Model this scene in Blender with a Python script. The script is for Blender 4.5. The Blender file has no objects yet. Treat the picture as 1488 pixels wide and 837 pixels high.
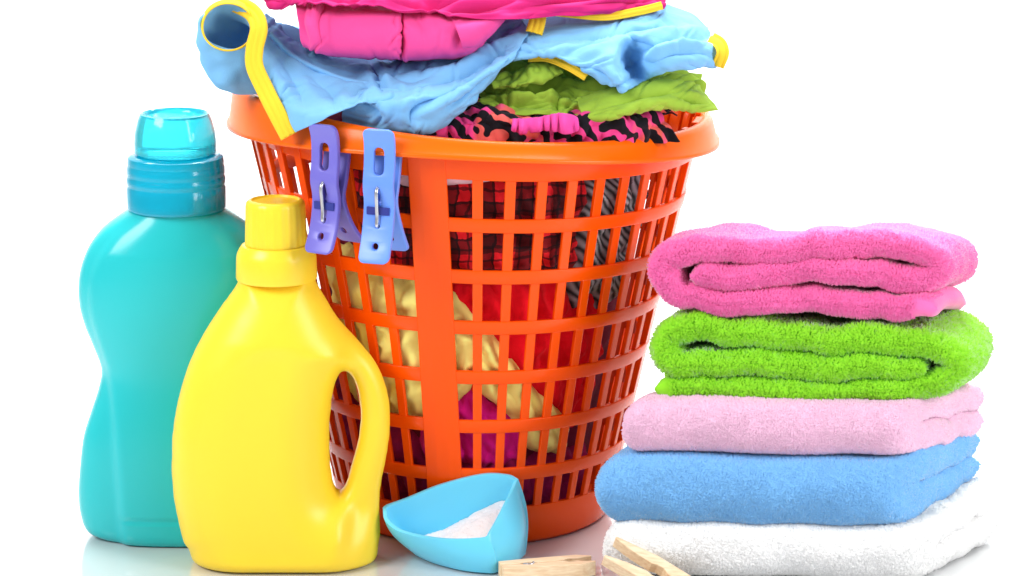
import bpy, bmesh, math, random
import numpy as np
from mathutils import Vector, noise

# ------------------------------------------------------------------ camera, world, lights
# Design unit: 1 u = 0.45 mm.  X right, Y away from the viewer, Z up, table at z = 0.
S = 0.00045
PITCH = math.radians(12.75); FOC = 4333.0
FW = np.array([0, math.cos(PITCH), -math.sin(PITCH)]); UPV = np.array([0, math.sin(PITCH), math.cos(PITCH)])
CAM = np.array([0, 0, 331.0]) - FOC * FW
scene = bpy.context.scene
C = scene.collection

cam = bpy.data.cameras.new('camera'); camo = bpy.data.objects.new('camera', cam); C.objects.link(camo)
camo.location = CAM * S; camo.rotation_euler = (math.pi / 2 - PITCH, 0, 0)
cam.sensor_width = 36; cam.lens = 36 * FOC / 1488; cam.clip_start = 0.05; cam.clip_end = 50
scene.camera = camo

w = bpy.data.worlds.new('World'); scene.world = w; w.use_nodes = True
bgn = w.node_tree.nodes['Background']; bgn.inputs[0].default_value = (1, 1, 1, 1); bgn.inputs[1].default_value = 0.36

def area(name, loc, target, sx, sy, power, col=(1, 1, 1)):
    l = bpy.data.lights.new(name, 'AREA'); l.shape = 'RECTANGLE'; l.size = sx; l.size_y = sy; l.energy = power; l.color = col
    o = bpy.data.objects.new(name, l); C.objects.link(o); o.location = loc
    o.rotation_euler = (Vector(target) - Vector(loc)).to_track_quat('-Z', 'Y').to_euler()
    return o
area('key_softbox', (-1.35, -1.05, 1.35), (0, 0, 0.12), 0.9, 0.9, 33)
area('fill_softbox', (1.5, -1.1, 0.9), (0.05, 0, 0.12), 0.8, 1.1, 25)
area('overhead_softbox', (0.1, 0.42, 1.65), (0, -0.05, 0), 1.6, 1.1, 34)
area('background_softbox', (0, 1.0, 2.3), (0, 2.2, 0.4), 3.2, 0.6, 110)

scene.render.engine = 'CYCLES'
vs = scene.view_settings
vs.view_transform = 'Standard'; vs.look = 'None'; vs.gamma = 1; vs.exposure = 0.0; vs.use_curve_mapping = False

# ------------------------------------------------------------------ helpers
def ray(x, y): return FOC * FW + np.array([x - 744.0, 0, 0]) + (418.5 - y) * UPV
def P(x, y, Y):
    d = ray(x, y); return CAM + d * (Y - CAM[1]) / d[1]
def G(x, y, z=0.0):
    d = ray(x, y); return CAM + d * (z - CAM[2]) / d[2]

BASE = {}
def thing(name, loc, label, cat, group=None):
    o = bpy.data.objects.new(name, None); C.objects.link(o); o.empty_display_size = 0.02
    o.location = Vector([c * S for c in loc]); BASE[o.name] = np.array(loc, float)
    o['label'] = label; o['category'] = cat
    if group: o['group'] = group
    return o
def obj(name, V, Fc, mat, parent=None, smooth=True, label=None, cat=None, group=None, kind=None):
    V = np.asarray(V, float).reshape(-1, 3)
    if parent is not None: base = BASE[parent.name]
    else: base = np.array([(V[:, 0].min() + V[:, 0].max()) / 2, (V[:, 1].min() + V[:, 1].max()) / 2, V[:, 2].min()])
    me = bpy.data.meshes.new(name); me.from_pydata(((V - base) * S).tolist(), [], Fc); me.update()
    if smooth: me.polygons.foreach_set('use_smooth', [True] * len(me.polygons))
    if mat: me.materials.append(mat)
    o = bpy.data.objects.new(name, me); C.objects.link(o)
    if parent is None: o.location = Vector((base * S).tolist())
    else: o.parent = parent
    BASE[o.name] = base
    if label: o['label'] = label
    if cat: o['category'] = cat
    if group: o['group'] = group
    if kind: o['kind'] = kind
    return o
def mod_solid(o, t, off=0.0):
    m = o.modifiers.new('thickness', 'SOLIDIFY'); m.thickness = t * S; m.offset = off; return m
def mod_bevel(o, wd, seg=2, ang=35):
    m = o.modifiers.new('edge', 'BEVEL'); m.width = wd * S; m.segments = seg; m.limit_method = 'ANGLE'; m.angle_limit = math.radians(ang); return m
def mod_sub(o, n=1):
    m = o.modifiers.new('smooth', 'SUBSURF'); m.levels = n; m.render_levels = n; return m
def recalc(o):
    bm = bmesh.new(); bm.from_mesh(o.data); bmesh.ops.remove_doubles(bm, verts=bm.verts, dist=1e-6)
    bmesh.ops.recalc_face_normals(bm, faces=bm.faces); bm.to_mesh(o.data); bm.free()
def grid_faces(m, n, cm=False, cn=False):
    F = []
    for i in range(m if cm else m - 1):
        for j in range(n if cn else n - 1):
            a, b = i * n + j, i * n + (j + 1) % n; c, d = ((i + 1) % m) * n + (j + 1) % n, ((i + 1) % m) * n + j
            F.append((a, b, c, d))
    return F
def catmull(pts, N, closed=False):
    p = np.asarray(pts, float); n = len(p)
    if closed: t = np.linspace(0, n, N, endpoint=False)
    else: t = np.linspace(0, n - 1, N)
    i = np.floor(t).astype(int)
    if not closed: i = np.minimum(i, n - 2)
    u = (t - i).reshape(-1, *([1] * (p.ndim - 1)))
    def g(k):
        if closed: return p[k % n]
        lo = 2 * p[0] - p[1]; hi = 2 * p[-1] - p[-2]
        ext = np.concatenate([lo[None], p, hi[None]]); return ext[np.clip(k + 1, 0, n + 1)]
    a, b, c, d = g(i - 1), g(i), g(i + 1), g(i + 2)
    return 0.5 * (2 * b + (c - a) * u + (2 * a - 5 * b + 4 * c - d) * u ** 2 + (3 * b - a - 3 * c + d) * u ** 3)
def resample(pts, N):
    d = np.r_[0, np.cumsum(np.linalg.norm(np.diff(pts, axis=0), axis=1))]; t = np.linspace(0, d[-1], N)
    return np.stack([np.interp(t, d, pts[:, k]) for k in range(pts.shape[1])], 1)
def pn(v, sc, seed=0.0):
    return noise.noise(Vector((v[0] / sc + seed * 7.3, v[1] / sc - seed * 3.1, v[2] / sc + seed * 1.7)))
def interp(x, xs, ys): return np.interp(x, xs, ys)
def sm_interp(x, xs, ys, n=400):
    c = catmull(np.stack([xs, ys], 1), n); o = np.argsort(c[:, 0]); return np.interp(x, c[o, 0], c[o, 1])
def vnormals(V, Fc):
    me = bpy.data.meshes.new('t'); me.from_pydata(V.tolist(), [], Fc); me.update()
    n = np.empty(len(V) * 3); me.vertices.foreach_get('normal', n); bpy.data.meshes.remove(me); return n.reshape(-1, 3)

# ------------------------------------------------------------------ materials
def mat_new(name):
    m = bpy.data.materials.new(name); m.use_nodes = True; nt = m.node_tree
    return m, nt, nt.nodes['Principled BSDF']
def plastic(name, col, rough=0.3, sss=0.0, trans=0.0, bump=0.02, bscale=900, coat=0.0, var=0.05, spec=.4):
    m, nt, b = mat_new(name)
    tc = nt.nodes.new('ShaderNodeTexCoord'); nz = nt.nodes.new('ShaderNodeTexNoise'); nz.inputs['Scale'].default_value = 14; nz.inputs['Detail'].default_value = 5
    nt.links.new(tc.outputs['Object'], nz.inputs['Vector'])
    mx = nt.nodes.new('ShaderNodeMix'); mx.data_type = 'RGBA'
    mx.inputs[6].default_value = (*[c * (1 - var) for c in col], 1); mx.inputs[7].default_value = (*[min(1, c * (1 + var)) for c in col], 1)
    nt.links.new(nz.outputs['Fac'], mx.inputs[0]); nt.links.new(mx.outputs[2], b.inputs['Base Color'])
    b.inputs['Roughness'].default_value = rough; b.inputs['Specular IOR Level'].default_value = spec; b.inputs['Transmission Weight'].default_value = trans
    b.inputs['Coat Weight'].default_value = coat; b.inputs['Coat Roughness'].default_value = 0.1
    if sss:
        b.inputs['Subsurface Weight'].default_value = sss; b.inputs['Subsurface Radius'].default_value = (1, .6, .4); b.inputs['Subsurface Scale'].default_value = 0.004
    n2 = nt.nodes.new('ShaderNodeTexNoise'); n2.inputs['Scale'].default_value = bscale; nt.links.new(tc.outputs['Object'], n2.inputs['Vector'])
    bp = nt.nodes.new('ShaderNodeBump'); bp.inputs['Strength'].default_value = bump; bp.inputs['Distance'].default_value = 0.0005
    b3 = nt.nodes.new('ShaderNodeBump'); b3.inputs['Strength'].default_value = .06; b3.inputs['Distance'].default_value = .004; n3 = nt.nodes.new('ShaderNodeTexNoise'); n3.inputs['Scale'].default_value = 32; n3.inputs['Detail'].default_value = 2
    nt.links.new(tc.outputs['Object'], n3.inputs['Vector']); nt.links.new(n3.outputs['Fac'], b3.inputs['Height']); nt.links.new(b3.outputs['Normal'], bp.inputs['Normal'])
    nt.links.new(n2.outputs['Fac'], bp.inputs['Height']); nt.links.new(bp.outputs['Normal'], b.inputs['Normal'])
    return m
def fabric(name, col, var=0.12, wr=0.35, weave=1500, pattern=None, col2=None, sheen=0.06):
    m, nt, b = mat_new(name); L = nt.links.new
    tc = nt.nodes.new('ShaderNodeTexCoord'); nz = nt.nodes.new('ShaderNodeTexNoise'); nz.inputs['Scale'].default_value = 40; nz.inputs['Detail'].default_value = 6
    L(tc.outputs['Object'], nz.inputs['Vector'])
    mx = nt.nodes.new('ShaderNodeMix'); mx.data_type = 'RGBA'
    mx.inputs[6].default_value = (*[c * (1 - var) for c in col], 1); mx.inputs[7].default_value = (*[min(1, c * (1 + var)) for c in col], 1)
    L(nz.outputs['Fac'], mx.inputs[0]); out = mx.outputs[2]
    if pattern == 'zebra':
        wv = nt.nodes.new('ShaderNodeTexWave'); wv.inputs['Scale'].default_value = 30; wv.inputs['Distortion'].default_value = 9; wv.inputs['Detail'].default_value = 2; wv.inputs['Detail Scale'].default_value = 1.6
        wv.bands_direction = 'DIAGONAL'; L(tc.outputs['Object'], wv.inputs['Vector'])
        r = nt.nodes.new('ShaderNodeValToRGB'); r.color_ramp.elements[0].position = .50; r.color_ramp.elements[1].position = .56; L(wv.outputs['Fac'], r.inputs[0])
        pk = nt.nodes.new('ShaderNodeMix'); pk.data_type = 'RGBA'; n3 = nt.nodes.new('ShaderNodeTexNoise'); n3.inputs['Scale'].default_value = 38; L(tc.outputs['Object'], n3.inputs['Vector'])
        r3 = nt.nodes.new('ShaderNodeValToRGB'); r3.color_ramp.elements[0].position = .46; r3.color_ramp.elements[1].position = .54; L(n3.outputs['Fac'], r3.inputs[0])
        pk.inputs[6].default_value = (.75, .13, .11, 1); pk.inputs[7].default_value = (.78, .06, .26, 1); L(r3.outputs[0], pk.inputs[0])
        m2 = nt.nodes.new('ShaderNodeMix'); m2.data_type = 'RGBA'; m2.inputs[6].default_value = (.012, .01, .014, 1); L(pk.outputs[2], m2.inputs[7]); L(r.outputs[0], m2.inputs[0]); out = m2.outputs[2]
    if pattern == 'plaid':
        prev = out
        for i, (ax, sc, wd) in enumerate(((0, 44, .5), (2, 44, .5), (0, 132, .8), (2, 132, .8))):
            sp = nt.nodes.new('ShaderNodeSeparateXYZ'); ds = nt.nodes.new('ShaderNodeVectorMath'); ds.operation = 'MULTIPLY_ADD'
            ds.inputs[1].default_value = (.012, .012, .012); L(nz.outputs['Color'], ds.inputs[0]); L(tc.outputs['Object'], ds.inputs[2]); L(ds.outputs[0], sp.inputs[0])
            mu = nt.nodes.new('ShaderNodeMath'); mu.operation = 'MULTIPLY'; mu.inputs[1].default_value = sc; L(sp.outputs[ax], mu.inputs[0])
            fr = nt.nodes.new('ShaderNodeMath'); fr.operation = 'FRACT'; L(mu.outputs[0], fr.inputs[0])
            gt = nt.nodes.new('ShaderNodeMath'); gt.operation = 'GREATER_THAN'; gt.inputs[1].default_value = wd; L(fr.outputs[0], gt.inputs[0])
            sc2 = nt.nodes.new('ShaderNodeMath'); sc2.operation = 'MULTIPLY'; sc2.inputs[1].default_value = .72; L(gt.outputs[0], sc2.inputs[0])
            mm = nt.nodes.new('ShaderNodeMix'); mm.data_type = 'RGBA'; L(sc2.outputs[0], mm.inputs[0]); L(prev, mm.inputs[6]); mm.inputs[7].default_value = (*col2, 1); prev = mm.outputs[2]
        out = prev
    if pattern == 'mesh':
        prev = out
        wv = nt.nodes.new('ShaderNodeTexWave'); wv.inputs['Scale'].default_value = 95; wv.inputs['Distortion'].default_value = 2; wv.bands_direction = 'DIAGONAL'; L(tc.outputs['Object'], wv.inputs['Vector'])
        mm = nt.nodes.new('ShaderNodeMix'); mm.data_type = 'RGBA'; L(wv.outputs['Fac'], mm.inputs[0]); L(prev, mm.inputs[6]); mm.inputs[7].default_value = (*col2, 1); out = mm.outputs[2]
    L(out, b.inputs['Base Color']); b.inputs['Roughness'].default_value = 0.85
    b.inputs['Sheen Weight'].default_value = sheen; b.inputs['Sheen Roughness'].default_value = 0.5; b.inputs['Specular IOR Level'].default_value = 0.06
    n1 = nt.nodes.new('ShaderNodeTexNoise'); n1.noise_type = 'RIDGED_MULTIFRACTAL'; n1.inputs['Scale'].default_value = 26; n1.inputs['Detail'].default_value = 3; n1.inputs['Distortion'].default_value = .8; L(tc.outputs['Object'], n1.inputs['Vector'])
    n2 = nt.nodes.new('ShaderNodeTexNoise'); n2.inputs['Scale'].default_value = weave; L(tc.outputs['Object'], n2.inputs['Vector'])
    b1 = nt.nodes.new('ShaderNodeBump'); b1.inputs['Strength'].default_value = wr; b1.inputs['Distance'].default_value = 0.0045; L(n1.outputs['Fac'], b1.inputs['Height'])
    b2 = nt.nodes.new('ShaderNodeBump'); b2.inputs['Strength'].default_value = .35; b2.inputs['Distance'].default_value = 0.0006; L(n2.outputs['Fac'], b2.inputs['Height']); L(b1.outputs[0], b2.inputs['Normal'])
    L(b2.outputs[0], b.inputs['Normal'])
    return m
def wood(name):
    m, nt, b = mat_new(name); L = nt.links.new
    tc = nt.nodes.new('ShaderNodeTexCoord'); mp = nt.nodes.new('ShaderNodeMapping'); mp.inputs['Scale'].default_value = (12, 260, 260); L(tc.outputs['Object'], mp.inputs[0])
    nz = nt.nodes.new('ShaderNodeTexNoise'); nz.inputs['Scale'].default_value = 2.2; nz.inputs['Detail'].default_value = 8; L(mp.outputs[0], nz.inputs['Vector'])
    r = nt.nodes.new('ShaderNodeValToRGB'); r.color_ramp.elements[0].position = .3; r.color_ramp.elements[0].color = (.80, .55, .32, 1); r.color_ramp.elements[1].position = .65; r.color_ramp.elements[1].color = (.95, .76, .52, 1)
    L(nz.outputs['Fac'], r.inputs[0]); L(r.outputs[0], b.inputs['Base Color']); b.inputs['Roughness'].default_value = .6
    bp = nt.nodes.new('ShaderNodeBump'); bp.inputs['Strength'].default_value = .3; bp.inputs['Distance'].default_value = .0006; L(nz.outputs['Fac'], bp.inputs['Height']); L(bp.outputs[0], b.inputs['Normal'])
    return m

M = {}
M['orange'] = plastic('orange_plastic', (.98, .086, .0), .25, sss=.0, var=.03, spec=.22)
M['rim'] = plastic('orange_plastic_lit', (.98, .135, .002), .25, var=.03, spec=.25)  # same orange as the wall, with the rim's stronger light put into the colour
M['teal'] = plastic('teal_plastic', (.02, .51, .54), .22, sss=.1, var=.02)
M['collar'] = plastic('dark_cyan_plastic', (.0, .44, .64), .14, trans=.35, var=.02)
M['cap'] = plastic('clear_cyan_plastic', (.05, .80, .92), .10, trans=.65, var=.01, bump=.0)
M['yellow'] = plastic('yellow_plastic', (.95, .68, .035), .36, sss=.15, var=.015)
M['yellow_cap'] = plastic('yellow_cap_plastic', (.95, .67, .035), .3, sss=.15, var=.015)
M['scoop'] = plastic('sky_blue_plastic', (.16, .69, .95), .3, sss=.2, var=.02)
M['peg_purple'] = plastic('violet_plastic', (.17, .15, .58), .3, sss=.1, var=.03)
M['peg_blue'] = plastic('light_blue_plastic', (.14, .30, .86), .3, sss=.1, var=.03)
M['wood'] = wood('pale_wood')
m, nt, b = mat_new('steel'); b.inputs['Metallic'].default_value = 1; b.inputs['Base Color'].default_value = (.6, .6, .62, 1); b.inputs['Roughness'].default_value = .3; M['steel'] = m
m, nt, b = mat_new('dark_slot'); b.inputs['Base Color'].default_value = (.02, .03, .25, 1); b.inputs['Roughness'].default_value = .4; M['slot'] = m
m, nt, b = mat_new('washing_powder'); b.inputs['Base Color'].default_value = (.86, .85, .88, 1); b.inputs['Roughness'].default_value = .9; M['powder'] = m
tc = nt.nodes.new('ShaderNodeTexCoord'); nz = nt.nodes.new('ShaderNodeTexNoise'); nz.inputs['Scale'].default_value = 900; nt.links.new(tc.outputs['Object'], nz.inputs['Vector'])
bp = nt.nodes.new('ShaderNodeBump'); bp.inputs['Strength'].default_value = .8; bp.inputs['Distance'].default_value = .001; nt.links.new(nz.outputs['Fac'], bp.inputs['Height']); nt.links.new(bp.outputs[0], b.inputs['Normal'])
M['blue_cloth'] = fabric('light_blue_jersey', (.20, .47, .78), .07, .8)
M['trim'] = fabric('yellow_trim', (.92, .60, .04), .06, .1)
M['pink_cloth'] = fabric('pink_cotton', (.83, .075, .30), .08, .6)
M['magenta_cloth'] = fabric('magenta_cotton', (.60, .022, .17), .2, .9)
M['green_cloth'] = fabric('lime_cotton', (.31, .47, .05), .2, .9)
M['zebra'] = fabric('zebra_print', (.7, .1, .2), pattern='zebra', wr=.2)
M['ruffle'] = fabric('pink_ruffle', (.72, .07, .34), .15, .5)
M['plaid'] = fabric('red_black_plaid', (.85, .02, .03), pattern='plaid', col2=(.015, .01, .012))
M['red'] = fabric('red_cloth', (.92, .008, .02), .15, .4)
M['cream'] = fabric('cream_cloth', (.98, .94, .27), .08, .4)
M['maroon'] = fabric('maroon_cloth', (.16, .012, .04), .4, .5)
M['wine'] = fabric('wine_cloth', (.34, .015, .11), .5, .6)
M['magenta_in'] = fabric('deep_pink_cloth', (.85, .015, .36), .2, .5)
M['mesh'] = fabric('grey_mesh', (.35, .35, .37), pattern='mesh', col2=(.03, .03, .03))
M['white_in'] = fabric('pale_pink_cloth', (.78, .55, .60), .1, .4)
def terry(name, col):
    m = fabric(name, col, .10, .25, 700, sheen=.5); return m
M['t_pink'] = terry('pink_terry', (.93, .15, .43)); M['t_green'] = terry('green_terry', (.28, .72, .02))
M['t_pale'] = terry('pale_pink_terry', (.90, .55, .74)); M['t_blue'] = terry('blue_terry', (.22, .53, .94)); M['t_white'] = terry('white_terry', (.96, .95, .94))

# ------------------------------------------------------------------ setting: glossy white table sweeping up into the backdrop
m, nt, b = mat_new('white_acrylic'); b.inputs['Base Color'].default_value = (.68, .69, .70, 1); b.inputs['Roughness'].default_value = .10; b.inputs['Coat Weight'].default_value = 1.0; b.inputs['Coat Roughness'].default_value = .05
prof = [(-6500, 0), (-3000, 0), (-1000, 0), (0, 0), (1500, 0), (2600, 0)]
for k in range(1, 13):
    a = k / 12 * math.pi / 2; prof.append((2600 + 1800 * math.sin(a), 1800 * (1 - math.cos(a))))
prof.append((4400, 7000))
V = [(x, y, z) for (y, z) in prof for x in np.linspace(-6000, 6000, 9)]
t = obj('table_sweep', V, grid_faces(len(prof), 9), m, kind='structure'); recalc(t)

# ------------------------------------------------------------------ laundry basket
CX = -55.0
def rw(z): return 196 + .222 * z
def tilt(x, z): return z - .054 * (x - CX) * (z / 606.0)
def cyl(th, r, z):  # th degrees from the front, + to the right
    a = math.radians(th); return (CX + r * math.sin(a), -r * math.cos(a), z)
basket = thing('laundry_basket', (CX, 0, 0), 'orange plastic lattice laundry basket heaped with clothes', 'basket')
NT = 144
def ring(name, prof_fn, mat=M['orange'], bevel=1.2, n=NT):
    V = []; k = None
    for i in range(n):
        th = i * 360 / n; pr = prof_fn(th); k = len(pr)
        for (r, z) in pr:
            x, y, _ = cyl(th, r, 0); V.append((x, y, tilt(x, z)))
    o = obj(name, V, grid_faces(n, k, True, True), mat, basket); recalc(o)
    if bevel: mod_bevel(o, bevel, 2, 40)
    return o
rows = [(550 - 74.5 * i) for i in range(7)]
holes = [(zt, zt - (55 if i < 6 else 43)) for i, zt in enumerate(rows)]
def band_prof(z0, z1, t=8.6, pr=1.0):
    return lambda th: [(rw(z0) + pr, z0), (rw(z1) + pr, z1), (rw(z1) + pr - t, z1), (rw(z0) + pr - t, z0)]
for i in range(6):
    ring('band', band_prof(holes[i + 1][0], holes[i][1]))
ring('top_band', band_prof(holes[0][0], 592))
def base_prof(th):
    z1 = holes[-1][1]; return [(rw(0) - 6, 0), (rw(6), 5), (rw(z1) + 1, z1), (rw(z1) - 7.6, z1), (rw(12) - 8, 12), (2, 12), (2, 6), (rw(0) - 16, 6), (rw(0) - 16, 0)]
ring('base', base_prof)
PAN = [-10.5, 79.5, 169.5, 259.5]
def bar_mesh(th, w0, w1, pr, t, name, z0=18, z1=589):
    V = []
    n = 8
    for k in range(n + 1):
        z = z0 + (z1 - z0) * k / n; wd = w0 + (w1 - w0) * k / n; r = rw(z)
        for dr in (pr, pr - t):
            for s in (-1, -.33, .33, 1) if pr > 1 else (-1, 1):
                a = math.degrees(s * wd / 2 / r); p = cyl(th + a, r + dr, z); V.append(p)
    q = 4 if pr > 1 else 2
    F = []; st = 2 * q
    loop = list(range(q)) + list(range(2 * q - 1, q - 1, -1))
    for k in range(n):
        for a in range(len(loop)):
            b_ = (a + 1) % len(loop); F.append((k * st + loop[a], k * st + loop[b_], (k + 1) * st + loop[b_], (k + 1) * st + loop[a]))
    F.append([loop[a] for a in range(len(loop))][::-1]); F.append([n * st + i for i in loop])
    o = obj(name, V, F, M['orange'], basket, smooth=False); recalc(o); mod_bevel(o, 1.2, 2, 40); return o
p0 = bar_mesh(0, 50, 52, 1.9, 10, 'panel'); p0.rotation_euler.z = math.radians(PAN[0])
for a in PAN[1:]:
    c = p0.copy(); C.objects.link(c); c.rotation_euler.z = math.radians(a)
b0 = bar_mesh(0, 11, 15, 0, 7, 'bar'); first = True
for a in PAN:
    for k in range(9):
        th = a + 4.7 + 8.06 * (k + 1) - 1.2 + .6
        o = b0 if first else b0.copy()
        if not first: C.objects.link(o)
        first = False; o.rotation_euler.z = math.radians(th)
def rim_z(th):
    a = math.radians(th); dx = 345 * math.sin(a); s2 = math.sin(a) ** 2
    tt = ((th + 180) % 360) - 180; zt = 606 + 9 * math.exp(-((tt + 45) / 30) ** 2) + 15 * math.exp(-((tt + 90) / 32) ** 2); h = 24 + s2 * (24 if dx < 0 else 17)
    e = abs(((th - 113 + 180) % 360) - 180)
    zt += 26 * max(0, min(1, (13 - e) / 4))
    e = abs(((th - 270 + 180) % 360) - 180)
    return zt, 606 - h
def rim_prof(th):
    zt, zb = rim_z(th)
    return [(322, 584), (323, zt - 6), (327, zt - 1), (335, zt + 1), (339, zt - 1), (342.5, zt - 6), (349.5, zb + 7), (352.5, zb + 6), (353, zb + 1), (350, zb), (345, zb), (343, zb + 4), (336.5, zt - 12), (331, zt - 14), (330, 584)]
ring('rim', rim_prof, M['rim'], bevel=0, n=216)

# ------------------------------------------------------------------ laundry inside the basket
def lump(name, label, mat, ths, zts, zbs, gap, depth, seed, fold=20, cat='clothing', nu=130, nv=70, sc=34):
    V = []
    for i in range(nu):
        u = i / (nu - 1); th = ths[0] + (ths[-1] - ths[0]) * u
        zt = float(interp(th, ths, zts)) + 8 * pn((th * 3, 0, 0), 30, seed); zb = float(interp(th, ths, zbs)) + 8 * pn((th * 3, 9, 0), 30, seed + 2)
        for j in range(nv):
            v = j / (nv - 1); z = zb + (zt - zb) * v
            e = (1 - abs(2 * u - 1) ** 7) * (1 - abs(2 * v - 1) ** 5)
            a = math.radians(th); q = (220 * a, z * .8 + 60 * a, seed * 50)
            f = abs(pn(q, sc, seed)) * 1.6 + .5 * abs(pn(q, sc * .45, seed + 5))
            r = rw(z) - 9 - gap - depth * (1 - e) - fold * f
            V.append(cyl(th, max(r, 10), z))
    o = obj(name, V, grid_faces(nu, nv), mat, label=label, cat=cat, group='laundry inside the basket'); mod_solid(o, 3, -1)
    return o
lump('cream_garment', 'cream yellow garment seen through the lattice left of and below the red one', M['cream'], [-64, -14, 0, 10, 26, 50], [428, 425, 362, 308, 222, 160], [150, 165, 235, 205, 135, 100], 0, 55, 1, fold=15)
lump('red_garment', 'bright red garment pressed against the lattice right of the solid strip', M['red'], [-14, 0, 20, 64], [400, 428, 410, 395], [330, 215, 170, 120], 14, 50, 2)
lump('magenta_garment', 'deep pink garment low in the basket behind the scoop', M['magenta_in'], [-30, -8, 26], [255, 262, 190], [100, 90, 80], 20, 50, 3)
lump('plaid_shirt', 'dark red and black plaid shirt behind the upper lattice rows', M['plaid'], [-46, -20, 20, 42], [545, 560, 570, 560], [395, 390, 385, 380], 8, 60, 4, fold=18)
lump('mesh_top', 'grey striped mesh garment at the right of the upper lattice', M['mesh'], [33, 45, 62], [572, 572, 560], [330, 320, 330], 5, 50, 5, nu=60)
lump('pale_cloth', 'pale pink cloth scrap just under the rim, right of the solid strip', M['white_in'], [-22, -5, 13], [592, 592, 588], [530, 536, 548], 4, 40, 6, fold=8, nu=50, nv=20)
lump('pale_cloth', 'pale pink cloth scrap just under the rim above the grey mesh', M['white_in'], [36, 43, 52], [590, 590, 585], [546, 528, 546], 2, 30, 7, fold=6, nu=40, nv=20)
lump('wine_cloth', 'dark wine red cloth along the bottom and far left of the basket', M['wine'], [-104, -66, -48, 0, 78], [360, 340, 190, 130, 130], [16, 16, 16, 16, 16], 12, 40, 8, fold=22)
# dark cloth bundled in the middle
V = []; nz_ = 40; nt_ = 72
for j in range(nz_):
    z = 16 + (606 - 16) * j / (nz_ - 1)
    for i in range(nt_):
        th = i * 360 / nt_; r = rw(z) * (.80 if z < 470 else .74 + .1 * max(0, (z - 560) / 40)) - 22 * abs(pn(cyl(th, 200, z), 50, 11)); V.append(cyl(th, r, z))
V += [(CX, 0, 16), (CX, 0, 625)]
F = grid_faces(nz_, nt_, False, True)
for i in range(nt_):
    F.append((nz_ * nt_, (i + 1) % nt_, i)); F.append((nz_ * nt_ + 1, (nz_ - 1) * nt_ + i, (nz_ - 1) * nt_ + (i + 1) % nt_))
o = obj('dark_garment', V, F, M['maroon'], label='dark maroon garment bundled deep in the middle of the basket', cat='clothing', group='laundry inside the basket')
recalc(o)

# ------------------------------------------------------------------ clothes heaped on top
def proj(V):
    d = V - CAM; k = FOC / (d @ FW); return np.stack([744 + d[:, 0] * k, 418.5 - (d @ UPV) * k], 1)
def crease_depth(V, creases):
    q = proj(V); out = np.zeros(len(V))
    for (pts, dep, wd) in creases:   # a pressed-in line with a soft welt on either side, fading at its ends
        c = catmull(np.array(pts, float), 120); m_ = 4.5 * wd
        near = np.nonzero((q[:, 0] > c[:, 0].min() - m_) & (q[:, 0] < c[:, 0].max() + m_) & (q[:, 1] > c[:, 1].min() - m_) & (q[:, 1] < c[:, 1].max() + m_))[0]
        if len(near) == 0: continue
        qn = q[near]; D = (qn[:, None, 0] - c[None, :, 0]) ** 2 + (qn[:, None, 1] - c[None, :, 1]) ** 2; j = D.argmin(1); dm = np.sqrt(D[np.arange(len(near)), j]) / wd
        fade = np.sin(np.clip(j / 119, .04, .96) * math.pi) ** .6
        out[near] += dep * fade * (-1.15 * np.exp(-dm * 1.7) + .7 * np.exp(-(dm - 1.8) ** 2))
    return out
def loft(name, rows, mat, parent=None, N=(70, 90), thick=1.8, wr=2.0, sc=40, seed=0, fine=.6, ridge=0.0, rv=(.35, 1, 1), creases=(), auto=None, **kw):
    A = np.array([[P(*p) for p in r] for r in rows])
    A = catmull(A, N[0]); A = np.swapaxes(catmull(np.swapaxes(A, 0, 1), N[1]), 0, 1)
    V = A.reshape(-1, 3); F = grid_faces(N[0], N[1]); n = vnormals(V, F)
    d = np.array([wr * pn(p, sc, seed) + fine * pn(p, sc * .35, seed + 3) + (ridge * (1 - 2.6 * abs(pn(np.array(rv) * p, sc * .6, seed + 6))) if ridge else 0) for p in V])
    if auto:    # fine random wrinkles running roughly one way
        rg = np.random.default_rng(int(seed * 17 + 3)); q = proj(V); creases = list(creases)
        cnt, ang, ln_, dep, wd_ = auto
        for k in rg.choice(len(V), cnt):
            a = math.radians(ang + rg.normal(0, 24)); l = ln_ * (.5 + rg.random()); e = np.array([math.cos(a), -math.sin(a)]); pz_ = np.array([-e[1], e[0]]); o_ = q[k]; bend = rg.normal(0, .14) * l
            creases.append(([o_ - e * l / 2, o_ + pz_ * bend, o_ + e * l / 2], dep * (.5 + rg.random()), wd_ * (.7 + .7 * rg.random())))
    if creases: d = d + crease_depth(V, creases) * (1 if (n @ -FW).mean() > 0 else -1)
    V = V + n * d[:, None]
    o = obj(name, V, F, mat, parent, **kw); mod_solid(o, thick, 0); return o
def strip(name, path, mat, parent, width, thick=3, ribs=3, rib=1.4, N=90, face=(0.0, -1, .25), wdir=None):
    p = catmull(np.array([P(*q) for q in path]), N); t = np.gradient(p, axis=0); t /= np.linalg.norm(t, axis=1)[:, None]
    f = np.array(face, float); f /= np.linalg.norm(f)
    V = []; K = 13
    for i in range(N):
        s = np.cross(t[i], f) if wdir is None else np.array(wdir, float); s /= np.linalg.norm(s); nn = np.cross(s, t[i]); nn /= np.linalg.norm(nn)
        if nn @ f < 0: nn = -nn
        for k in range(K):
            a = k / (K - 1) * 2 - 1; V.append(p[i] + s * a * width / 2 + nn * (rib * abs(math.cos(a * math.pi * ribs / 2)) - 1.5 * a * a))
    o = obj(name, V, grid_faces(N, K), mat, parent); mod_solid(o, thick, 0); return o

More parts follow.
